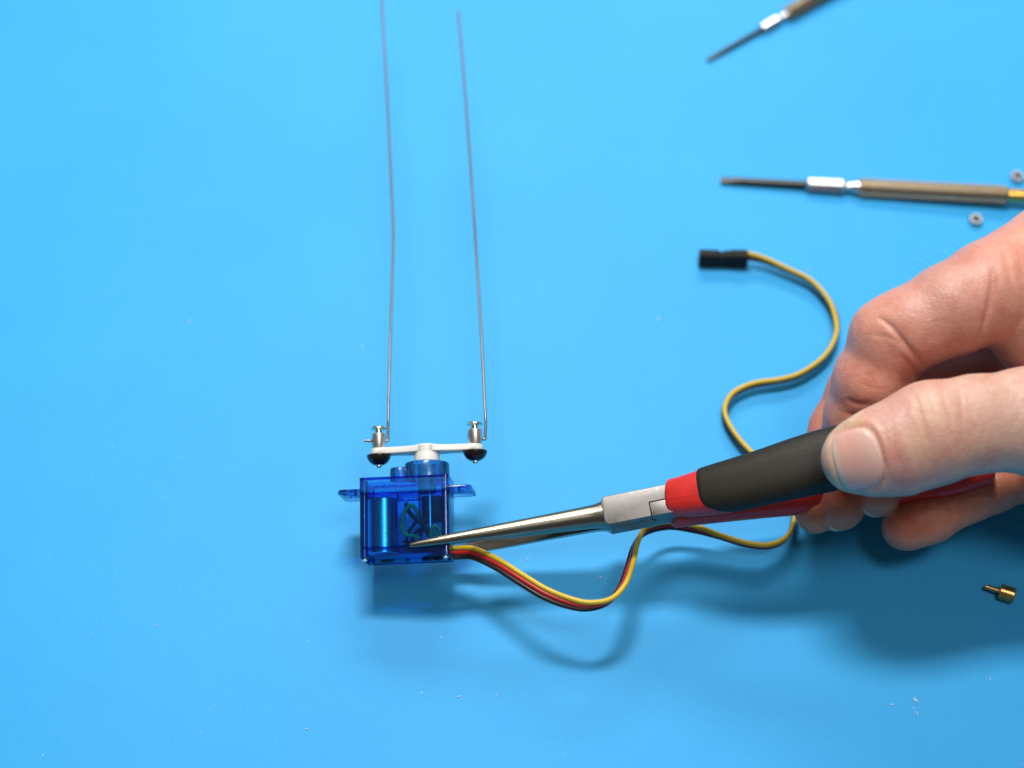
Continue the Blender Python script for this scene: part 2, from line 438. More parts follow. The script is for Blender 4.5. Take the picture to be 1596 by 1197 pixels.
# ------------------------------------------------------------------ linkage stoppers on the horn
def stopper(x, label, holedir):
    t = Thing('linkage_stopper', sv.wor((x,0,16.7)), SR, label, 'linkage clamp', 'metal clamps at the ends of the horn')
    b = MB().lathe([(1.2,1.65),(1.72,1.7),(1.8,1.85),(1.8,5.25),(1.68,5.42),(1.1,5.45)], 32, (0,0,0)).build('barrel', M_NICKEL, t)
    MB().lathe([(.9,5.46),(.9,6.5)], 20).build('screw_neck', M_SCREW, t)
    h = MB().lathe([(.95,6.45),(1.7,6.5),(2.05,6.75),(1.95,7.0),(1.5,7.35),(.8,7.55),(.55,7.56),(.5,7.2),(.01,7.2)], 32).build('screw_head', M_SCREW, t)
    MB().lathe([(.4,0),(.62,-.05),(.5,-1.0),(.55,-2.3),(.72,-2.5),(.7,-2.9),(.4,-3.15),(.01,-3.2)], 20).build('pin', M_NICKEL, t)
    MB().lathe([(.65,-2.55),(1.2,-2.45),(2.1,-1.95),(2.75,-1.1),(3.05,-.25),(3.0,-.02),(2.8,.0),(.65,.0)], 40).build('retainer', M_BLACKP, t)
    # dark cross hole in the barrel
    hd = nrm(holedir)
    MB().lathe([(.62,1.55),(.62,1.80),(.52,1.81),(.5,1.5)], 18, (0,0,3.7), hd).build('wire_hole', M_DARK, b)
    return t
st_l = stopper(-7.1, 'silver clamp with wire stub poking out on left end of horn', (-1,-.25,.0))
st_r = stopper(17.1, 'silver clamp with open dark hole on right end of horn', (-.75,-.66,0))

# ------------------------------------------------------------------ push rods
def rod(local_pts, pix, label):
    w = [sv.wor(p) for p in local_pts]
    z0 = w[-1][2]
    path = list(w)
    for i, (px, py) in enumerate(pix):
        path.append(G(px, py, z0 + .6 + 9.0*(690-py)/690))
    a = spline(path[:len(w)+1], 8); b = spline(path[len(w):], 8)
    pts = np.vstack([a[:-1], b])
    org = pts[0]
    t = MB().tube(pts-org, .35, 12).build('pushrod', M_WIRE, None)
    t.location = org*MM
    tag(t, label, 'wire rod', 'thin steel rods clamped on the horn')
rod([(-10.6,-.9,20.4),(-8.5,-.4,20.4),(-6.2,.15,20.4),(-5.1,.4,20.35),(-4.85,.5,20.7),(-4.85,.6,21.6)],
    [(605,655),(609,510),(612,410),(613,358),(610.5,300),(604,160),(595,0),(592.5,-45)],
    'longer steel rod with a slight kink, rising from the left clamp')
rod([(16.9,.3,20.0),(18.2,.6,19.9),(19.2,.9,19.75),(19.62,1.0,20.0),(19.65,1.05,21.0)],
    [(757,655),(749.5,510),(737,310),(725.5,150),(714.5,18)],
    'straight steel rod ending inside the picture, rising from the right clamp')

# ------------------------------------------------------------------ servo cable (part of the servo)
def ribbon():
    Zw = (0,-.2,.97)
    s0 = sv.wor((9.5,1.5,-8.0)); s1 = sv.wor((11.6,1.3,-8.3))
    rows = [(*s0, 0,.8,.6), (*s1, 0,.8,.6)]
    for px, py, z, w in [
        (738,862,15,(0,.85,.5)),(775,879,17,(.1,.85,.5)),(810,901,18.2,(.15,.85,.5)),(850,925,18.6,(.1,.8,.6)),(890,940,18.2,(.05,.6,.8)),
        (920,944,18,(.1,.3,.95)),(950,936,17.5,(.3,.0,.95)),(970,913,16.5,(.55,-.1,.8)),(982,880,14.5,(.6,0,.8)),
        (991,848,12,(.45,.2,.85)),(1006,827,10,(.2,.3,.9)),(1040,818,8,(0,.2,1)),(1080,823,7,(0,.15,1)),
        (1120,835,6.2,Zw),(1160,847,5.6,Zw),(1195,851,5,Zw),(1222,841,4.2,Zw),(1235,820,3.6,Zw),(1238,790,3,Zw),
        (1228,760,2.6,Zw),(1205,732,2.5,Zw),(1172,708,2.5,Zw),(1145,678,2.5,Zw),(1130,650,2.5,Zw),(1131,630,2.5,Zw),(1145,612,2.5,Zw),
        (1175,599,2.5,Zw),(1218,592,2.5,(0,-.3,.95)),(1250,582,2.5,(0,-.2,1)),(1284,557,2.5,Zw),(1301,527,2.5,Zw),(1304,500,2.5,(-.4,-.2,.9)),(1292,468,2.5,(-.4,-.3,.9)),
        (1264,438,2.6,(-.2,-.4,.9)),(1225,419,2.8,(0,-.4,.9)),(1190,404.5,3.2,(0,-.2,1)),(1164,398.5,3.6,(0,.1,1))]:
        rows.append((*G(px,py,z), *w))
    S = spline(rows, 7); path = S[:,:3]; W = S[:,3:]
    T = np.gradient(path, axis=0); T /= np.linalg.norm(T,axis=1)[:,None]
    W = W - T*np.sum(W*T,axis=1)[:,None]; W /= np.linalg.norm(W,axis=1)[:,None]
    return path, W, T
cpath, cW, cT = ribbon()
cable = None
for off, m, nm in ((1.10,M_YEL,'yellow'),(0,M_REDW,'red'),(-1.10,M_BRN,'brown')):
    pts = sv.loc(cpath + cW*off)
    o = MB().tube(pts, .64, 12).build('cable_wire', m, sv); o['label'] = nm+' wire of the flat servo cable'
# plug at the far end of the cable
pA = G(1166,399,4.0); pB = G(1090,397,4.0)
pd = nrm(pB-pA); pu = np.array([0,0,1.0]); pu = nrm(pu + np.array([0,.12,0])); pu = nrm(pu-pd*(pu@pd)); pn = np.cross(pd, pu)
def plug():
    Lp = np.linalg.norm(pB-pA); rings = []
    # long axis, height (3 ways x 2.54 = 7.6), thickness 2.6
    def sec(s, h0, h1, t0, t1, b=.25):
        q = [(h0+b,t0),(h1-b,t0),(h1,t0+b),(h1,t1-b),(h1-b,t1),(h0+b,t1),(h0,t1-b),(h0,t0+b)]
        return np.array([pA + pd*s + pu*(h-4.0) + pn*t for h, t in q])
    mb = MB()
    H0, H1, T = .25, 5.1, 1.35
    for s, h1, h0 in ((0,H1,H0),(.25,H1+.1,H0-.1),(4.6,H1+.1,H0-.1),(4.9,H1-.5,H0),(7.4,H1-.5,H0),(8.4,H1-.05,H0),(Lp-.2,H1-.05,H0),(Lp,H1-.25,H0+.2)):
        pass
    prof = [(0,-.1),(.2,.1),(4.4,.1),(4.8,-.15),(6.4,-.15),(7.0,-.65),(7.9,-.65),(8.6,-.05),(Lp-.2,-.05),(Lp,-.2)]
    mb.loft([sec(s, H0, H1+d, -T-(.12 if s<4.6 else 0), T+(.12 if s<4.6 else 0)) for s, d in prof])
    return mb
pm = plug(); pm.v = [sv.loc(v) for v in pm.v]
pl = pm.build('plug', M_PLUG, sv, angle=30)
for k in range(3):
    q = MB(); c = pB + pd*.02 + pu*(-2.8+1.55*k)
    q.add([sv.loc(c + pu*a + pn*b + pd*e)[0] for e in (-.5,.03) for a, b in ((-.5,-.5),(.5,-.5),(.5,.5),(-.5,.5))], [(0,1,2,3),(4,7,6,5),(0,4,5,1),(1,5,6,2),(2,6,7,3),(3,7,4,0)])
    q.build('contact_hole', M_DARK, pl)

# ------------------------------------------------------------------ pliers
O = P(1004, 793, 406.5); tipm = P(655, 861, 410.8)
Lx = nrm(O - tipm); A_T = math.radians(20)
D = AF*math.cos(A_T) - AU*math.sin(A_T); D = nrm(D - Lx*(D@Lx)); Nn = np.cross(Lx, D)
if Nn@AU < 0: Nn = -Nn
PR = np.column_stack([Lx, Nn, D])
pls = Thing('pliers', O, PR, 'needle-nose pliers with red and black grips clamping the blue servo', 'pliers')
if np.linalg.det(PR) < 0: print('PLIERS FRAME LEFT HANDED')

OPEN = {-1: 8.0, 1: 6.6}
def jaw(sign):
    """sign -1: jaw toward the camera, +1: jaw behind the servo"""
    rings = []
    S_ = [(-57.0,.35,.5),(-56.6,.62,.9),(-55,.8,1.25),(-48,1.25,1.9),(-36,1.85,2.8),(-24,2.35,3.6),(-14,2.8,4.4),(-12,2.95,4.6),(-10.6,3.2,4.85),(-9.4,3.42,5.0),(-8.6,3.45,5.02)]
    for s, w, t in S_:
        w *= .94 if s < -10 else 1
        inner = .12 + OPEN[sign]*(-s-9)/48.0 if s < -9 else .12
        pts = []
        b = t*.42
        pts.append((-w, 0)); pts.append((-w, b))
        for k in range(1, 16):
            a = math.pi*(1-k/16); pts.append((w*math.cos(a), b+(t-b)*math.sin(a)))
        pts.append((w, b)); pts.append((w, 0))
        pts.append((w*.4,0)); pts.append((-w*.4,0))
        rings.append(np.array([(s, n, sign*(inner+d)) for n, d in pts]))
    mb = MB().loft(rings)
    return mb
for sg, nm in ((-1,'upper jaw lying over the front of the servo'),(1,'lower jaw behind the servo')):
    j = jaw(sg).build('jaw', M_JAW, pls, angle=32); j['label'] = nm
# lap joint: two interleaved blocks with a step line
def block(s0, s1, n0, n1, d0, d1):
    return MB().box(s0, s1, n0, n1, d0, d1)
poly = [(-9.6,-3.0),(-9.9,-2.2),(-9.9,2.2),(-9.6,3.1),(-8.9,3.55),(9,3.55),(9,.0),(1.5,.0),(1.5,-3.55),(-8.9,-3.55)]
MB().loft([np.array([(a,b,-5.35) for a,b in poly]), np.array([(a,b,5.1) for a,b in poly])]).build('joint_half', M_JOINT, pls, bevel=.22, seg=3)
block(1.60, 9, -3.5, -.08, -5.24, 4.8).build('joint_half', M_JOINT, pls, bevel=.14, seg=2)
MB().lathe([(.01,3.9),(2.2,3.9),(2.4,3.7),(2.4,-3.7),(2.2,-3.9),(.01,-3.9)], 28, (0,0,0), (0,1,0)).build('rivet', M_JOINT, pls)

def sup(a, hw, hd, e=2.6):
    c, s_ = math.cos(a), math.sin(a)
    return hw*math.copysign(abs(c)**(2/e), c), hd*math.copysign(abs(s_)**(2/e), s_)
def grip(path, sides, name, lab):
    """path rows: px, py, Z, half width (N), half depth (D) ; returns dense frames in pliers-local mm"""
    rows = [(*pls.loc(P(px,py,Z))[0], hw, hd) for px, py, Z, hw, hd in path]
    S = spline(rows, 6)
    th = np.linspace(0, 2*math.pi, 40, endpoint=False)
    rings = []
    T = np.gradient(S[:,:3], axis=0); T /= np.linalg.norm(T,axis=1)[:,None]
    fr = []
    for k in range(len(S)):
        n = np.array([0,1.0,0]); n = nrm(n - T[k]*(n@T[k])); d = np.cross(T[k], n)
        if d[2] < 0: d = -d
        fr.append((S[k,:3], n, d, S[k,3], S[k,4], T[k]))
    def ring(f, sc, sh):
        c, n, d, hw, hd, t = f
        return np.array([c + t*sh + n*x + d*y for x, y in (sup(a, hw*sc, hd*sc) for a in th)])
    rings += [ring(fr[0],.72,-.9), ring(fr[0],.90,-.6), ring(fr[0],.98,-.2)]
    rings += [ring(f,1,0) for f in fr]
    rings += [ring(fr[-1],.95,.6), ring(fr[-1],.75,1.4), ring(fr[-1],.4,1.9)]
    o = MB().loft(rings).build(name, M_RED, pls, angle=60); o['label'] = lab
    return o, fr
up, fu = grip([(1049,776,404,4.55,4.4),(1072,773,402.5,5.0,4.6),(1110,765,400.5,5.7,4.7),(1155,754.5,398.5,6.2,4.6),(1200,742,397,6.5,4.5),
    (1250,726,396,6.7,4.4),(1300,712,395.5,6.8,4.3),(1380,697,395.5,6.4,4.2),(1450,690,396,5.8,4.0),(1510,690,397,5.0,3.6)], 40, 'grip', 'red sleeve of the upper handle with a black inlay')
lo, fl = grip([(1052,797,408,4.0,3.9),(1090,790,410,4.3,4.0),(1160,781,412,4.6,4.0),(1220,773,412.5,5.0,4.0),(1280,766,412.5,5.3,4.0),(1340,760,412,5.3,4.0),
    (1410,754,411,5.4,3.8),(1475,743,410,5.1,3.5),(1536,729,409,4.2,3.0)], 40, 'grip', 'red sleeve of the lower handle')
def inlay(fr, parent):
    """black soft inlay on the camera side of the upper grip, slightly proud, with a rounded front end"""
    mb = MB(); n = len(fr); A0, A1 = math.radians(172), math.radians(385)   # angles measured N=0deg, D=90deg: outer side is 270deg
    angs = np.linspace(A0, A1, 26); rows_o = []; rows_i = []
    ks = np.arange(0, n)
    arc = np.concatenate([[0], np.cumsum([np.linalg.norm(fr[i+1][0]-fr[i][0]) for i in range(n-1)])])
    def at(s):
        s = min(max(s,0), arc[-1]-1e-6); i = int(np.searchsorted(arc, s, 'right')-1); i = min(i, n-2)
        t = (s-arc[i])/(arc[i+1]-arc[i])
        return [fr[i][j]*(1-t)+fr[i+1][j]*t for j in range(6)]
    m = 46; end = arc[-1]-1
    for a in angs:
        u = (a-A0)/(A1-A0)              # 0 = image-down side, 1 = image-up side
        s0 = 7.6 + 7.5*max(0,(.42-u)/.42)**2.2 + 1.0*max(0,(u-.8)/.2)**2
        ro = []; ri = []
        for k in range(m+1):
            q = k/m
            c, nn, d, hw, hd, t = at(s0+(end-s0)*q**1.3)
            e = min(1, (q**1.3*(end-s0))/.5) * min(1, (1-q)*m/2 + .0) * min(1, min(u,1-u)*18)
            e = math.sqrt(max(e,0))
            x, y = sup(a, hw+.02+.33*e, hd+.02+.33*e)
            ro.append(c+nn*x+d*y)
            x, y = sup(a, hw-.5, hd-.5); ri.append(c+nn*x+d*y)
        rows_o.append(np.array(ro)); rows_i.append(np.array(ri))
    R = rows_o + rows_i[::-1]
    mb.loft(R + [R[0]], cap=False)
    return mb.build('grip_inlay', M_GRIP, parent, angle=50)
inl = inlay(fu, up); inl['label'] = 'soft black inlay of the upper handle'
# moulding seam running along the outer side of the upper grip
def seam(fr, s_from, s_to, extra, name, m, parent):
    pts = []
    for c, nn, d, hw, hd, t in fr[s_from:s_to]:
        x, y = sup(math.radians(262), hw+extra, hd+extra); pts.append(c+nn*x+d*y)
    if len(pts) > 2: MB().tube(np.array(pts), .11, 6).build(name, m, parent)
seam(fu, 0, 11, -.02, 'moulding_seam', M_RED, up)
seam(fu, 12, 22, .28, 'moulding_seam', M_DARK, inl)

# ------------------------------------------------------------------ hand
def chain(pts): return [np.array([*P(a,b,c), r]) for a, b, c, r in pts]
FING = {
 'thumb': chain([(1333,714,383.5,7.9),(1362,706,382.5,9.6),(1402,697,382,10.9),(1450,679,382,11.3),(1520,661,383,11.0),(1600,655,385,12.0),(1720,690,392,15.5),(1850,660,402,20)]),
 'index': chain([(1308,786,412,6.5),(1315,742,420.5,7.3),(1324,698,416,8.0),(1341,648,406.5,8.5),(1360,592,401.5,9.15),(1390,534,398,9.3),(1424,510,396,9.8),(1482,483,395.5,10.8),(1545,452,397,11.6),(1650,399,404,13.4),(1850,590,412,17)]),
 'middle': chain([(1271,799,413,5.2),(1290,750,422,7.0),(1312,672,428,8.2),(1345,610,426,8.6),(1388,560,422,9.0),(1500,515,420,9.6),(1660,460,422,12),(1850,600,412,17)]),
 'ring': chain([(1369,771,409.5,5.4),(1386,738,419,6.9),(1402,690,425,8.0),(1440,610,428,8.8),(1560,560,428,9.5),(1690,520,428,11),(1860,620,414,17)]),
 'pinky': chain([(1411,821,411.5,5.8),(1428,812,411.5,6.2),(1452,803,412.5,6.4),(1482,787,414,5.8),(1512,773,415,6.1),(1548,760,416,6.0),(1600,737,418,6.8),(1660,700,420,8.5),(1720,640,422,11),(1870,640,414,16)]),
 'web': chain([(1600,505,399,8.5),(1640,560,402,9.5),(1680,630,398,12)]),
 'fold': chain([(1588,478,397,9.2),(1600,530,400,8.0)]),
 'palm': chain([(1620,560,419,10),(1700,580,415,14),(1850,620,408,22),(1960,640,404,24),(2300,660,398,27)]),
}
Z_THUMB = 383.0
def smin(a, b, k):
    h = np.clip(.5+.5*(b-a)/k, 0, 1)
    return b*(1-h)+a*h - k*h*(1-h)
def cone_d(p, A, B):
    ab = B[:3]-A[:3]; L2 = ab@ab
    h = np.clip(((p-A[:3])@ab)/L2, 0, 1)
    q = p - A[:3] - h[:,None]*ab
    return np.sqrt(np.einsum('ij,ij->i', q, q)) - (A[3]+(B[3]-A[3])*h)
BULGES = [('thumb', P(1450,664,382), 9.4), ('index', P(1378,515,397), 7.0)]
BB = {k: (np.array(c)[:,:3].min(0)-np.array(c)[:,3].max()-13, np.array(c)[:,:3].max(0)+np.array(c)[:,3].max()+13) for k, c in FING.items()}
def group_d(name, p):
    a, b = BB[name]; m = ((p>a)&(p<b)).all(1); out = np.full(len(p), 13.0)
    if m.any(): out[m] = group_raw(name, p[m])
    return out
def group_raw(name, p):
    ch = FING[name]; d = None
    if name == 'thumb':                                    # thumb is wider than thick
        dep = (p-CAM)@AF - Z_THUMB
        w = np.clip((p[:,0]-0)/1, 0, 1)
        p = p + np.outer(dep*.22*np.clip((135-p[:,0])/25, 0, 1), AF)
    for a, b in zip(ch[:-1], ch[1:]):
        e = cone_d(p, a, b); d = e if d is None else smin(d, e, 2.2)
    for g_, c, r in BULGES:
        if g_ == name: d = smin(d, np.linalg.norm(p-c, axis=1)-r, 4.0)
    return d
KU = {'web':7.0,'fold':1.6,'palm':5.0,'thumb':2.0}
def hand_sdf(p):
    d = None
    for name in ('index','middle','ring','pinky','web','palm','fold','thumb'):
        e = group_d(name, p)
        if d is None: d = e; continue
        # fingers stay apart in front; toward the palm (larger x) they blend
        kb = .9 + 7.0*np.clip((p[:,0]-135)/30, 0, 1)
        k = kb if name in ('middle','ring','pinky') else np.maximum(KU[name] if name != 'thumb' else 1.2, kb if name != 'fold' else KU[name])
        d = smin(d, e, k)
    return d

def surface_nets(f, xs, ys, zs):
    nx, ny, nz = len(xs), len(ys), len(zs)
    V = np.full((nx,ny,nz), 9.0, np.float32)
    B = 8
    bc = np.array([(i,j,k) for i in range(0,nx,B) for j in range(0,ny,B) for k in range(0,nz,B)])
    cl = lambda a, i: a[np.minimum(i, len(a)-1)]
    p0 = np.column_stack([cl(xs,bc[:,0]), cl(ys,bc[:,1]), cl(zs,bc[:,2])]); p1 = np.column_stack([cl(xs,bc[:,0]+B), cl(ys,bc[:,1]+B), cl(zs,bc[:,2]+B)])
    dc = f((p0+p1)/2); rad = np.linalg.norm(p1-p0,axis=1)*.55+2.5
    for (i,j,k) in bc[dc < -rad]: V[i:i+B,j:j+B,k:k+B] = -9
    act = bc[np.abs(dc) <= rad]
    I, J, K = np.meshgrid(np.arange(B), np.arange(B), np.arange(B), indexing='ij')
    for s in range(0, len(act), 800):
        base = act[s:s+800]
        ii = (base[:,0,None]+I.ravel()).ravel(); jj = (base[:,1,None]+J.ravel()).ravel(); kk = (base[:,2,None]+K.ravel()).ravel()
        ok = (ii<nx)&(jj<ny)&(kk<nz); ii, jj, kk = ii[ok], jj[ok], kk[ok]
        V[ii,jj,kk] = f(np.column_stack([xs[ii], ys[jj], zs[kk]]))
    ins = V < 0
    c = np.zeros((nx-1,ny-1,nz-1), np.int8)
    for a in (0,1):
        for b in (0,1):
            for g in (0,1):
                c += ins[a:nx-1+a, b:ny-1+b, g:nz-1+g]
    I, J, K = np.nonzero((c>0)&(c<8))
    vid = np.full(c.shape, -1, np.int32); vid[I,J,K] = np.arange(len(I))
    ps = np.zeros((len(I),3)); cnt = np.zeros(len(I))
    cor = [(a,b,g) for a in (0,1) for b in (0,1) for g in (0,1)]
    for p0 in cor:
        for ax in range(3):
            if p0[ax]: continue
            p1 = list(p0); p1[ax] = 1
            v0 = V[I+p0[0],J+p0[1],K+p0[2]]; v1 = V[I+p1[0],J+p1[1],K+p1[2]]
            m = (v0<0)!=(v1<0); t = np.where(m, v0/np.where(v0==v1,1,(v0-v1)), 0)
            q = np.array(p0, float)[None]+np.zeros((len(I),3)); q[:,ax] += t
            ps[m] += q[m]; cnt[m] += 1
    ps /= cnt[:,None]
    verts = np.column_stack([I,J,K]) + ps
    verts = np.column_stack([np.interp(verts[:,q], np.arange(len(a)), a) for q, a in enumerate((xs,ys,zs))])
    faces = []
    for ax in range(3):
        b, g = (ax+1)%3, (ax+2)%3
        sl0 = [slice(None)]*3; sl1 = [slice(None)]*3; sl0[ax] = slice(0,-1); sl1[ax] = slice(1,None)
        e = ins[tuple(sl0)] != ins[tuple(sl1)]
        E = np.array(np.nonzero(e)).T
        E = E[(E[:,b]>0)&(E[:,g]>0)&(E[:,b]<V.shape[b]-1)&(E[:,g]<V.shape[g]-1)]
        def vv(db, dg):
            q = E.copy(); q[:,b] += db; q[:,g] += dg; return vid[q[:,0],q[:,1],q[:,2]]
        quad = np.column_stack([vv(-1,-1), vv(0,-1), vv(0,0), vv(-1,0)])
        flip = ~ins[E[:,0],E[:,1],E[:,2]]
        quad[flip] = quad[flip][:,::-1]
        faces.append(quad)
    F = np.vstack(faces); F = F[(F>=0).all(1)]
    return verts, F
def grad(f, p, e=.15):
    g = np.column_stack([f(p+np.array(d)*e)-f(p-np.array(d)*e) for d in ((1,0,0),(0,1,0),(0,0,1))])
    return g/(2*e)
allp = np.vstack([np.array(c) for c in FING.values()])
lo_ = allp[:,:3].min(0)-16; hi_ = allp[:,:3].max(0)+30
hi_[0] = min(hi_[0], 238); lo_[2] = -2
gx = [lo_[0]]
while gx[-1] < hi_[0]: gx.append(gx[-1] + (.5 if gx[-1] < 126 else min(3.0, .5+(gx[-1]-126)*.09)))
HV, HF = surface_nets(hand_sdf, np.array(gx), np.arange(lo_[1],hi_[1],.5), np.arange(lo_[2],hi_[2],.5))
for _ in range(2):
    g_ = grad(hand_sdf, HV); dd = hand_sdf(HV); n2 = np.maximum((g_**2).sum(1), .15)
    HV -= np.clip(dd/n2, -.8, .8)[:,None]*g_
HN = grad(hand_sdf, HV, .4); HN /= np.linalg.norm(HN,axis=1)[:,None]+1e-9

# creases, folds, nail bed (pressed into the real surface)
def seg_dist(px, py, pts):
    """distance to a stroke and the position 0..1 along it"""
    pts = spline(np.array(pts, float), 4); best = np.full(len(px), 1e9); par = np.zeros(len(px)); n = len(pts)-1
    for i in range(n):
        (x0,y0),(x1,y1) = pts[i], pts[i+1]
        dx, dy = x1-x0, y1-y0; h = np.clip(((px-x0)*dx+(py-y0)*dy)/(dx*dx+dy*dy), 0, 1)
        d = np.hypot(px-x0-h*dx, py-y0-h*dy); m = d < best
        best[m] = d[m]; par[m] = (i+h[m])/n
    return best, par
hpx, hpy, hZ = project(HV)
front = (HN@AF) < .05
near_of = np.argmin(np.column_stack([group_d(n, HV) for n in ('thumb','index','middle','ring','pinky','web','fold','palm')]), axis=1)
GN = ['thumb','index','middle','ring','pinky','web','fold','palm']
# (finger(s), polyline in the picture, width px, depth mm)
CREASES = [
 (('thumb',), [(1424,612),(1432,635),(1438,660),(1446,690),(1452,712)], 3.2, .30),
 (('thumb',), [(1466,600),(1472,622),(1480,648),(1484,668)], 3.0, .20),
 (('thumb',), [(1447,605),(1452,625),(1458,640)], 2.6, .14),
 (('thumb',), [(1494,598),(1498,625),(1500,660),(1503,690)], 3.2, .15),
 (('thumb',), [(1388,650),(1394,690),(1402,720),(1412,742)], 3.5, .12),
 (('thumb',), [(1408,625),(1412,655),(1418,690),(1426,715)], 3.2, .13),
 (('index',), [(1366,494),(1386,506),(1406,530),(1424,553),(1438,574)], 4.2, .55),
 (('index',), [(1404,552),(1416,566),(1424,580),(1428,596)], 3.4, .35),
 (('index',), [(1360,522),(1380,524),(1400,534),(1412,548)], 2.6, .18),
 (('index',), [(1340,596),(1362,606),(1390,606)], 2.2, .07),
 (('index',), [(1318,622),(1336,629),(1360,630)], 3.6, .38),
 (('index',), [(1314,644),(1332,647),(1350,645)], 3.0, .18),
 (('index','fold','web','palm'), [(1547,415),(1548,440),(1543,470),(1536,500),(1526,530)], 4.6, .6),
 (('index','fold','web','palm'), [(1566,390),(1574,430),(1580,470)], 5, .22),
 (('index','fold','web','palm'), [(1590,390),(1592,430),(1598,460)], 5, .22),
 (('fold','web','index','palm'), [(1556,545),(1580,512),(1600,490)], 5, .30),
 (('pinky',), [(1474,772),(1481,790),(1488,812)], 3.6, .75),
 (('pinky',), [(1540,745),(1548,760),(1556,782)], 3.6, .55),
]
rc = np.random.RandomState(4)
for _ in range(26):                                       # fine lines over the knuckle and the side of the index finger
    x, y = rc.uniform(1345,1520), rc.uniform(430,600); a = rc.normal(.55,.5); l = rc.uniform(14,34)
    CREASES.append((('index',), [(x,y),(x+l*.5*math.cos(a)+rc.normal()*2,y+l*.5*math.sin(a)+rc.normal()*2),(x+l*math.cos(a),y+l*math.sin(a))], 2.2, rc.uniform(.03,.07)))
for _ in range(26):
    x, y = rc.uniform(1400,1600), rc.uniform(600,730); a = rc.normal(1.4,.3); l = rc.uniform(14,40)
    CREASES.append((('thumb',), [(x,y),(x+l*.5*math.cos(a)+rc.normal()*2,y+l*.5*math.sin(a)),(x+l*math.cos(a),y+l*math.sin(a))], 2.2, rc.uniform(.025,.06)))
for fs, pts, w, dep in CREASES:
    sel = front & np.isin(near_of, [GN.index(q) for q in fs])
    ds, par = seg_dist(hpx, hpy, pts)
    amp = (dep*np.exp(-(ds/w)**2) - .14*dep*np.exp(-((ds-2.8*w)/(1.8*w))**2))*np.clip(np.sin(np.pi*par),0,1)**.6
    HV -= HN*np.where(sel & (ds < 8*w), amp, 0)[:,None]

# nail frame: axis from root to tip
def nail_px(u, v):
    """u: -1..1 across, v: 0 root .. 1 free edge ; outline in picture pixels"""
    root = np.array([(1349.0,668.0),(1372.0,707.0),(1374.0,745.0)])
    c = np.array([1364.0, 706.0]); ax = np.array([-.955,.26]); ac = np.array([-.20,-.98])
    half = 41*(1-.16*max(0,v-.45)**1.3) 
    return None
NC = np.array([1338.0, 716.0]); NA = nrm((-.96,.27)); NB = np.array([-NA[1], NA[0]])  # NB across (points up-ish or down)
def nail_inside(px, py):
    a = (px-NC[0])*NA[0]+(py-NC[1])*NA[1]; b = (px-NC[0])*NB[0]+(py-NC[1])*NB[1]
    return (np.abs(a/38)**3.2 + np.abs(b/50)**2.8)**(1/3.0)
ni = nail_inside(hpx, hpy)
selT = front & (near_of == 0)
groove = .26*np.exp(-((ni-1.03)/.07)**2) - .22*np.exp(-((ni-1.20)/.10)**2)
aN = (hpx-NC[0])*NA[0]+(hpy-NC[1])*NA[1]
groove = groove*np.clip(1.1-(aN-24)/25, .35, 1)
HV -= HN*np.where(selT & (ni<1.6), groove, 0)[:,None]
HV -= HN*np.where(selT & (ni<1.0), .25, 0)[:,None]

# gentle unevenness
def wob(p, s, seed):
    r = np.random.RandomState(seed); out = np.zeros(len(p))
    for _ in range(10):
        k = r.normal(size=3)*s; out += np.sin(p@k + r.uniform(0,6.28))
    return out/10
HV += HN*(.15*wob(HV,.18,1)+.06*wob(HV,.5,2))[:,None]

# skin tone: pale base, redder finger sides and joints, yellowish where pressed; some light on the fingers painted in
base = np.array([.64,.40,.315])
tone = np.tile(base, (len(HV),1))
def tint(mask_w, col):
    global tone
    w = np.clip(mask_w,0,1)[:,None]; tone = tone*(1-w)+np.array(col)*w
tint(.8*(near_of==1), (.69,.31,.225))
tint(.85*np.isin(near_of,[2,3,4]), (.70,.24,.13))  # lower fingers: saturated red paints in warm bounce light
tint(.7*np.isin(near_of,[5,6,7]), (.66,.36,.29))
def spot(px, py, r): return np.exp(-(((hpx-px)**2+(hpy-py)**2)/r**2))
tint(.5*spot(1352,596,40)*(near_of==1), (.80,.37,.26)); tint(.55*spot(1340,630,18)*(near_of==1), (.62,.18,.13))  # lighter middle phalanx paints in front light; second spot is the red joint
tint(.55*spot(1425,570,30)*(near_of==1), (.50,.15,.11))
tint(.45*spot(1500,510,38)*(near_of==1), (.56,.21,.15))
tint(.75*spot(1470,450,75)*(near_of==1), (.53,.285,.235))  # colour darkened on the finger's top to offset strong lamp light
tint(.9*(near_of==1)*np.clip((hpy-725)/30,0,1), (.70,.25,.15))  # index tip reddened to offset blue light bounced off the table
isT = (near_of==0)
tint(.7*isT*np.clip((hpx-1400)/120,0,1), (.62,.435,.35))
tint(.55*isT*(spot(1425,632,16)+spot(1430,685,24)+spot(1452,655,18)), (.68,.47,.30))
tint(.75*isT*spot(1386,705,24), (.60,.25,.20)); tint(.6*isT*spot(1400,640,28), (.54,.28,.26)); tint(.6*isT*spot(1500,690,60), (.66,.36,.27)); tint(.5*isT*spot(1405,745,28), (.55,.30,.29))
rim = np.exp(-((ni-1.22)/.22)**2)*(hpx<1345)
tint(.75*isT*rim, (.70,.53,.33))
tint(.55*spot(1420,800,40)*(near_of==4), (.52,.14,.08))

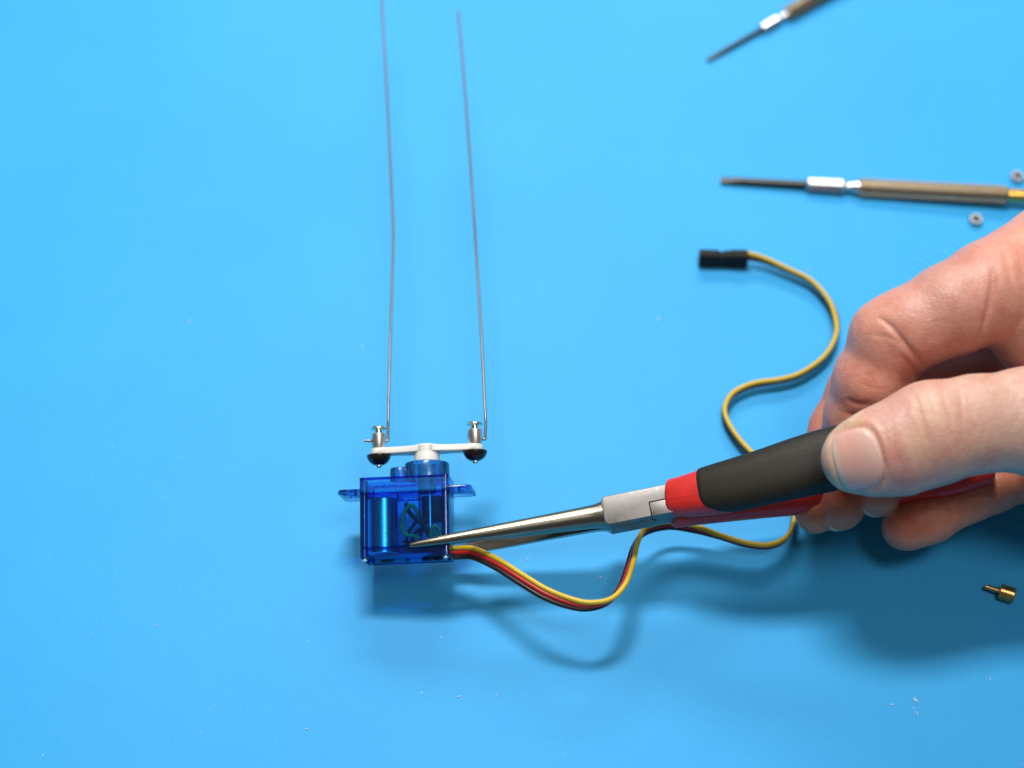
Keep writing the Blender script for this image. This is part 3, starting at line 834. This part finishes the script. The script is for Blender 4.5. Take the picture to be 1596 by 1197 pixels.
def build_mesh(name, V, F, m, parent, tonecol=None):
    me = bpy.data.meshes.new(name)
    me.vertices.add(len(V)); me.vertices.foreach_set('co', (V*MM).astype(np.float32).ravel())
    nf = len(F); me.loops.add(nf*4); me.polygons.add(nf)
    me.loops.foreach_set('vertex_index', F.astype(np.int32).ravel())
    me.polygons.foreach_set('loop_start', np.arange(0,nf*4,4,dtype=np.int32))
    try: me.polygons.foreach_set('loop_total', np.full(nf,4,dtype=np.int32))
    except Exception: pass
    me.update(calc_edges=True); me.validate()
    me.polygons.foreach_set('use_smooth', [True]*len(me.polygons))
    if tonecol is not None:
        at = me.color_attributes.new('skin_tone','FLOAT_COLOR','POINT')
        at.data.foreach_set('color', np.column_stack([tonecol, np.ones(len(V))]).astype(np.float32).ravel())
    me.materials.append(m)
    o = bpy.data.objects.new(name, me); COL.objects.link(o)
    o.parent = parent.o if isinstance(parent, Thing) else parent
    return o
horg = P(1600, 700, 420); horg[2] = 0
hand = Thing('hand', horg, None, 'bare right hand reaching in from the right, pinching the plier handles', 'hand')
build_mesh('skin', HV-horg, HF, M_SKIN, hand, tone)

# thumb nail: a thin curved plate laid on the thumb
def ray_hit(px, py, f, z0=360., z1=400.):
    d = P(px,py,1.0)-CAM; t = np.full(1, z0)
    for _ in range(60):
        p = CAM+d*t[:,None]; s = f(p); t = t + s*.8
        if t[0] > z1: break
    return (CAM+d*t[:,None])[0]
def make_nail(cx, cy, na, la, lb, finger, tones, ext=0, z0=360., z1=400.):
    na = nrm(na); nb = np.array([-na[1], na[0]]); f = lambda p: group_d(finger, p)
    n = 26; th = np.linspace(0,2*math.pi,n*2,endpoint=False)
    rings = []; cols = []
    for q in np.linspace(1,.0,12):
        ring = []
        for t in th:
            c, s = math.cos(t), math.sin(t); e = 2/2.9
            a = la*math.copysign(abs(c)**e,c)*q; b = lb*math.copysign(abs(s)**e,s)*q
            ring.append((cx+na[0]*a+nb[0]*b, cy+na[1]*a+nb[1]*b, a/la, b/lb))
        rings.append(ring)
    top = []; col = []
    for k, ring in enumerate(rings):
        q = 1-k/11
        for px, py, a, b in ring:
            p = ray_hit(px, py, f, z0, z1); g = grad(f, p[None], .4)[0]; g = nrm(g)
            h = .16 - .45*max(0,(q-.86)/.14)**2 * (1 if a < .45 else .25)
            top.append(p + g*h); col.append(tones(a, b))
    V = np.array(top); m = n*2; F = []
    for k in range(11):
        for i in range(m):
            j = (i+1)%m; F.append((k*m+i, k*m+j, (k+1)*m+j, (k+1)*m+i))
    # underside skirt for thickness
    nv = len(V); low = V[:m] + AF*.55; V = np.vstack([V, low]); col += [col[i] for i in range(m)]
    for i in range(m):
        j = (i+1)%m; F.append((nv+i, nv+j, j, i))
    return V, np.array(F), np.array(col)
def thumb_tones(a, b):
    c = np.array([.68,.37,.30])
    lun = 1/(1+math.exp(-((-a-.35+.25*b*b)*9)))            # pale half moon near the root
    c = c*(1-.55*lun*max(0,1-1.2*max(0,-b-.1)))+np.array([.66,.47,.40])*.55*lun*max(0,1-1.2*max(0,-b-.1))
    fr_ = 1/(1+math.exp(-((a-.78+.1*b*b)*22)))
    c = c*(1-.75*fr_)+np.array([.72,.58,.42])*.75*fr_
    return c
V_, F_, C_ = make_nail(NC[0], NC[1], NA, 37.5, 49, 'thumb', thumb_tones)
nl = build_mesh('thumb_nail', V_-horg, F_[:, ::-1], M_NAIL, hand, C_)
# nails of the two fingertips that wrap round the lower handle, seen on their far rim
def rim_nail(c, r, d, half):
    d = nrm(d); a = nrm(np.cross(d, AF)); b = np.cross(d, a); rings = []
    for off, rev in ((.42, False), (-.2, True)):
        rr = [np.array([c + (r+off-(.25*(k/6)**3 if off > 0 else 0))*(d*math.cos(half*k/6) + (a*math.cos(t)+b*math.sin(t))*math.sin(half*k/6)) for t in np.linspace(0,2*math.pi,28,endpoint=False)]) - horg for k in range(1,7)]
        rings += rr[::-1] if rev else rr
    MB().loft(rings).build('finger_nail', M_NAILP, hand, angle=60)
M_NAILP = simple('pale_nail_edge', (.66,.46,.38), .35, var=.05)
rim_nail(FING['index'][0][:3], 6.5, -AX*.62 - AU*.62 + AF*.42, 1.0)
rim_nail(FING['ring'][0][:3], 5.4, -AX*.60 - AU*.62 + AF*.45, .95)
# a few fine hairs on the upper edge of the index finger
rnd = random.Random(3)
hairs = MB()
for k in range(9):
    px = rnd.uniform(1430,1520); py = 428-(px-1430)*.46+rnd.uniform(0,10)
    p = P(px,py,397); g = grad(hand_sdf, p[None], .4)[0]
    for _ in range(8):
        p = p - grad(hand_sdf,p[None],.3)[0]*hand_sdf(p[None])[0]*.9
    n_ = nrm(grad(hand_sdf,p[None],.4)[0]); lean = nrm(-AX*1.0+AU*.25+n_*.4)
    L_ = rnd.uniform(2.5,5.5)
    pts = np.array([p-n_*.2+ (n_*.45*t + lean*t - AU*.25*t*t)*L_ for t in np.linspace(0,1,7)])
    hairs.tube(pts-horg, [.022*(1-.8*i/6) for i in range(7)], 5)
ho_ = hairs.build('fine_hair', M_HAIR, hand); tag(ho_, kind='stuff')

# ------------------------------------------------------------------ screwdrivers
def hexring(s, r, sides, rot_=0):
    return s, r, sides, rot_
def screwdriver(pt, pt2, rb, rc, rk, lb, lc, ln, lk, label, zt):
    d = pt2-pt; d[2] = 0; d = nrm(d); up_ = np.array([0,0,1.0]); sd = np.cross(up_, d)
    tl = math.asin((rk-rb*.5)/(lb+lc+ln+lk*.5)*.9)
    d2 = d*math.cos(tl)+up_*math.sin(tl); up_ = np.cross(d2, sd); R = np.column_stack([d2, sd, up_])
    t = Thing('screwdriver', np.array([pt[0],pt[1],0]), R, label, 'screwdriver', 'precision screwdrivers on the table')
    z = rb*.5+.1
    def ring(s, r, n=24, ph=0, fl=None):
        th = np.linspace(0,2*math.pi,n,endpoint=False)+ph
        q = np.column_stack([np.full(n,s), r*np.cos(th), z+r*np.sin(th)])
        if fl: q[:,2] = z+(q[:,2]-z)*fl[1]; q[:,1] = q[:,1]*fl[0]
        return q
    MB().loft([ring(0,rb,24,0,(1.0,.45)), ring(2.2,rb,24,0,(1.0,.55)), ring(4.5,rb*.98,24,0,(1,.9)), ring(6,rb*.95), ring(lb+.6,rb*.95)]).build('blade', M_BLADE, t, angle=30)
    # hexagonal collar with chamfered ends
    hx = lambda s, r: ring(s, r, 12, math.radians(15))
    def hexa(s, r):
        q = []
        for k in range(6):
            for e in (-1,1):
                a = math.radians(60*k + 30 + e*26); rr = r*math.cos(math.radians(26))/math.cos(math.radians(26)) if False else r
                q.append((s, rr*math.cos(a)*1.0, z+rr*math.sin(a)))
        return np.array(q)
    MB().loft([hexa(lb,rc*.72), hexa(lb+.5,rc), hexa(lb+lc-.9,rc), hexa(lb+lc,rc*.70)]).build('chuck', M_COLLAR, t, smooth=False)
    MB().loft([ring(lb+lc-.2,rc*.70), ring(lb+lc+ln*.35,rc*.62), ring(lb+lc+ln*.6,rc*.85), ring(lb+lc+ln+.3,rc*.9)]).build('neck', M_COLLAR, t)
    nk = 120; th = np.linspace(0,2*math.pi,nk,endpoint=False); gr = np.array([1,1,.90]*(nk//3))
    def kn(s, r, g=1):
        rr = r*(1-(1-gr)*g); return np.column_stack([np.full(nk,s), rr*np.cos(th), z+rr*np.sin(th)])
    s0 = lb+lc+ln
    MB().loft([kn(s0,rk*.86,0), kn(s0+.5,rk,1), kn(s0+lk-.5,rk,1), kn(s0+lk,rk*.86,0)]).build('knurled_handle', M_KNURL, t, smooth=False)
    MB().loft([ring(s0+lk-.2,rk*.72), ring(s0+lk+8,rk*.72), ring(s0+lk+8.2,rk*.6), ring(s0+lk+9.5,rk*.6)]).build('brass_ferrule', M_GOLD, t)
    MB().loft([ring(s0+lk+9.4,rk*.8), ring(s0+lk+9.9,rk*1.05), ring(s0+lk+13.5,rk*1.05), ring(s0+lk+14.2,rk*.9)]).build('swivel_cap', M_KNURL, t)
a0, a1 = G(1124,281,.8), G(1596,307,2.75)
k_ = lambda p, q: np.linalg.norm(np.array(p)-np.array(q))
screwdriver(a0, a1, 1.2, 2.2, 2.62, k_(a0,G(1257,289,2.0)), k_(G(1257,289,2.0),G(1318,292,2.0)), k_(G(1318,292,2.0),G(1338,293,2.0)), k_(G(1338,293,2.0),G(1568,305,2.0)),
    'steel screwdriver lying level with wide blade and gold ferrule above the hand', 2.8)
b0, b1 = G(1103,94,.6), G(1226,23,1.6)
screwdriver(b0, b1, .75, 1.55, 2.4, k_(b0,G(1187,46,1.3)), k_(G(1187,46,1.3),G(1214,30,1.3)), k_(G(1214,30,1.3),b1), 42,
    'slanting screwdriver with thin blade cut off by the top edge', 2.4)

# ------------------------------------------------------------------ nuts
def nut(px, py, ang, label):
    c = G(px, py, .8); t = Thing('hex_nut', np.array([c[0],c[1],0]), None, label, 'nut', 'loose hex nuts on the table')
    n = 24; ro = []; 
    def outer(z, s):
        q = []
        for k in range(n):
            a = 2*math.pi*k/n; m = ((a+math.pi/6) % (math.pi/3))-math.pi/6; r = 1.75/math.cos(m)
            r = min(r*s, 1.98*s if s < 1 else 9); q.append((r*math.cos(a+ang), r*math.sin(a+ang), z))
        return np.array(q)
    def inner(z, r): return np.array([(r*math.cos(2*math.pi*k/n+ang), r*math.sin(2*math.pi*k/n+ang), z) for k in range(n)])
    MB().loft([inner(.1,1.2), outer(.05,.93), outer(.25,1), outer(1.4,1), outer(1.6,.92), inner(1.6,1.2), inner(1.35,1.0), inner(.3,1.0), inner(.1,1.2)], cap=False).build('nut_body', M_NUT, t, angle=25)
    rows = [inner(.35+.2*k, .98-(.08 if k%2 else 0)) for k in range(6)]
    MB().loft(rows, cap=False).build('thread', M_KNURL, t)
nut(1520.5, 343, .3, 'small loose steel nut between the screwdriver and the index finger')
nut(1585, 276, .1, 'small loose steel nut above the gold ferrule, at the right edge')

# ------------------------------------------------------------------ brass pin
c0, c1 = G(1535,914,1.6), G(1582,929,2.0)
d = nrm(c1-c0); org = np.array([c1[0],c1[1],0])
bp = Thing('brass_pin', org, None, 'tiny brass pin with a thick round head in the shadow of the hand', 'brass fitting')
Lb = np.linalg.norm(c1-c0); s = Lb-3.9
MB().lathe([(.01,0),(.55,0),(.66,.12),(.66,s+.2)], 24, c0-org, d).build('pin', M_BRASS, bp)
kn = MB(); n = 60; th = np.linspace(0,2*math.pi,n,endpoint=False); aa = nrm(np.cross(d,(0,0,1))); bb = np.cross(aa,d)
def kr(sv_, r, g): 
    rr = r*np.where(np.arange(n)%3==0, 1-g, 1); return c0-org + d*sv_ + np.outer(rr*np.cos(th),aa)+np.outer(rr*np.sin(th),bb)
kn.loft([kr(s,1.75,0), kr(s+.2,1.98,.02), kr(s+3.5,1.98,.02), kr(s+3.8,1.7,0), kr(s+3.8,.8,0), kr(s+3.2,.7,0)]); kn.build('head', M_BRASS, bp, angle=30)

# ------------------------------------------------------------------ lint and specks on the sheet
lint = MB(); rnd = random.Random(11)
spots = [(657,1080,1),(715,1086,1),(775,1083,.7),(1427,1091,1.2),(1424,1104,.8),(1429,1112,.9),(1390,1098,.8),(1543,1058,1),(936,900,.9),(822,872,.8),(1026,497,.8),(687,993,.6),(480,1000,.5),(295,500,.9),(565,540,1.2),(244,975,.6),(175,697,.7),(252,775,.5),(1260,420,.7),(880,1175,.6),(478,1136,.6)]
spots += [(rnd.uniform(0,1596), rnd.uniform(100,1197), rnd.uniform(.25,.5)) for _ in range(40)]
for px, py, s in spots:
    c = G(px, py, .12); n = rnd.randint(1,2)
    for _ in range(n):
        a = rnd.uniform(0,3.14); L_ = s*rnd.uniform(.4,1.1)
        dv = np.array([math.cos(a), math.sin(a), rnd.uniform(0,.25)])
        pts = np.array([c + dv*L_*(t-.5) + np.array([0,0,.06*math.sin(t*3.1)]) + np.array([rnd.uniform(-.1,.1)]*2+[0])*s for t in np.linspace(0,1,5)])
        lint.tube(pts, .075*s+.03, 5)
lo_l = lint.build('lint', M_LINT); tag(lo_l, 'tiny pale specks of lint scattered over the blue sheet', 'lint', kind='stuff')
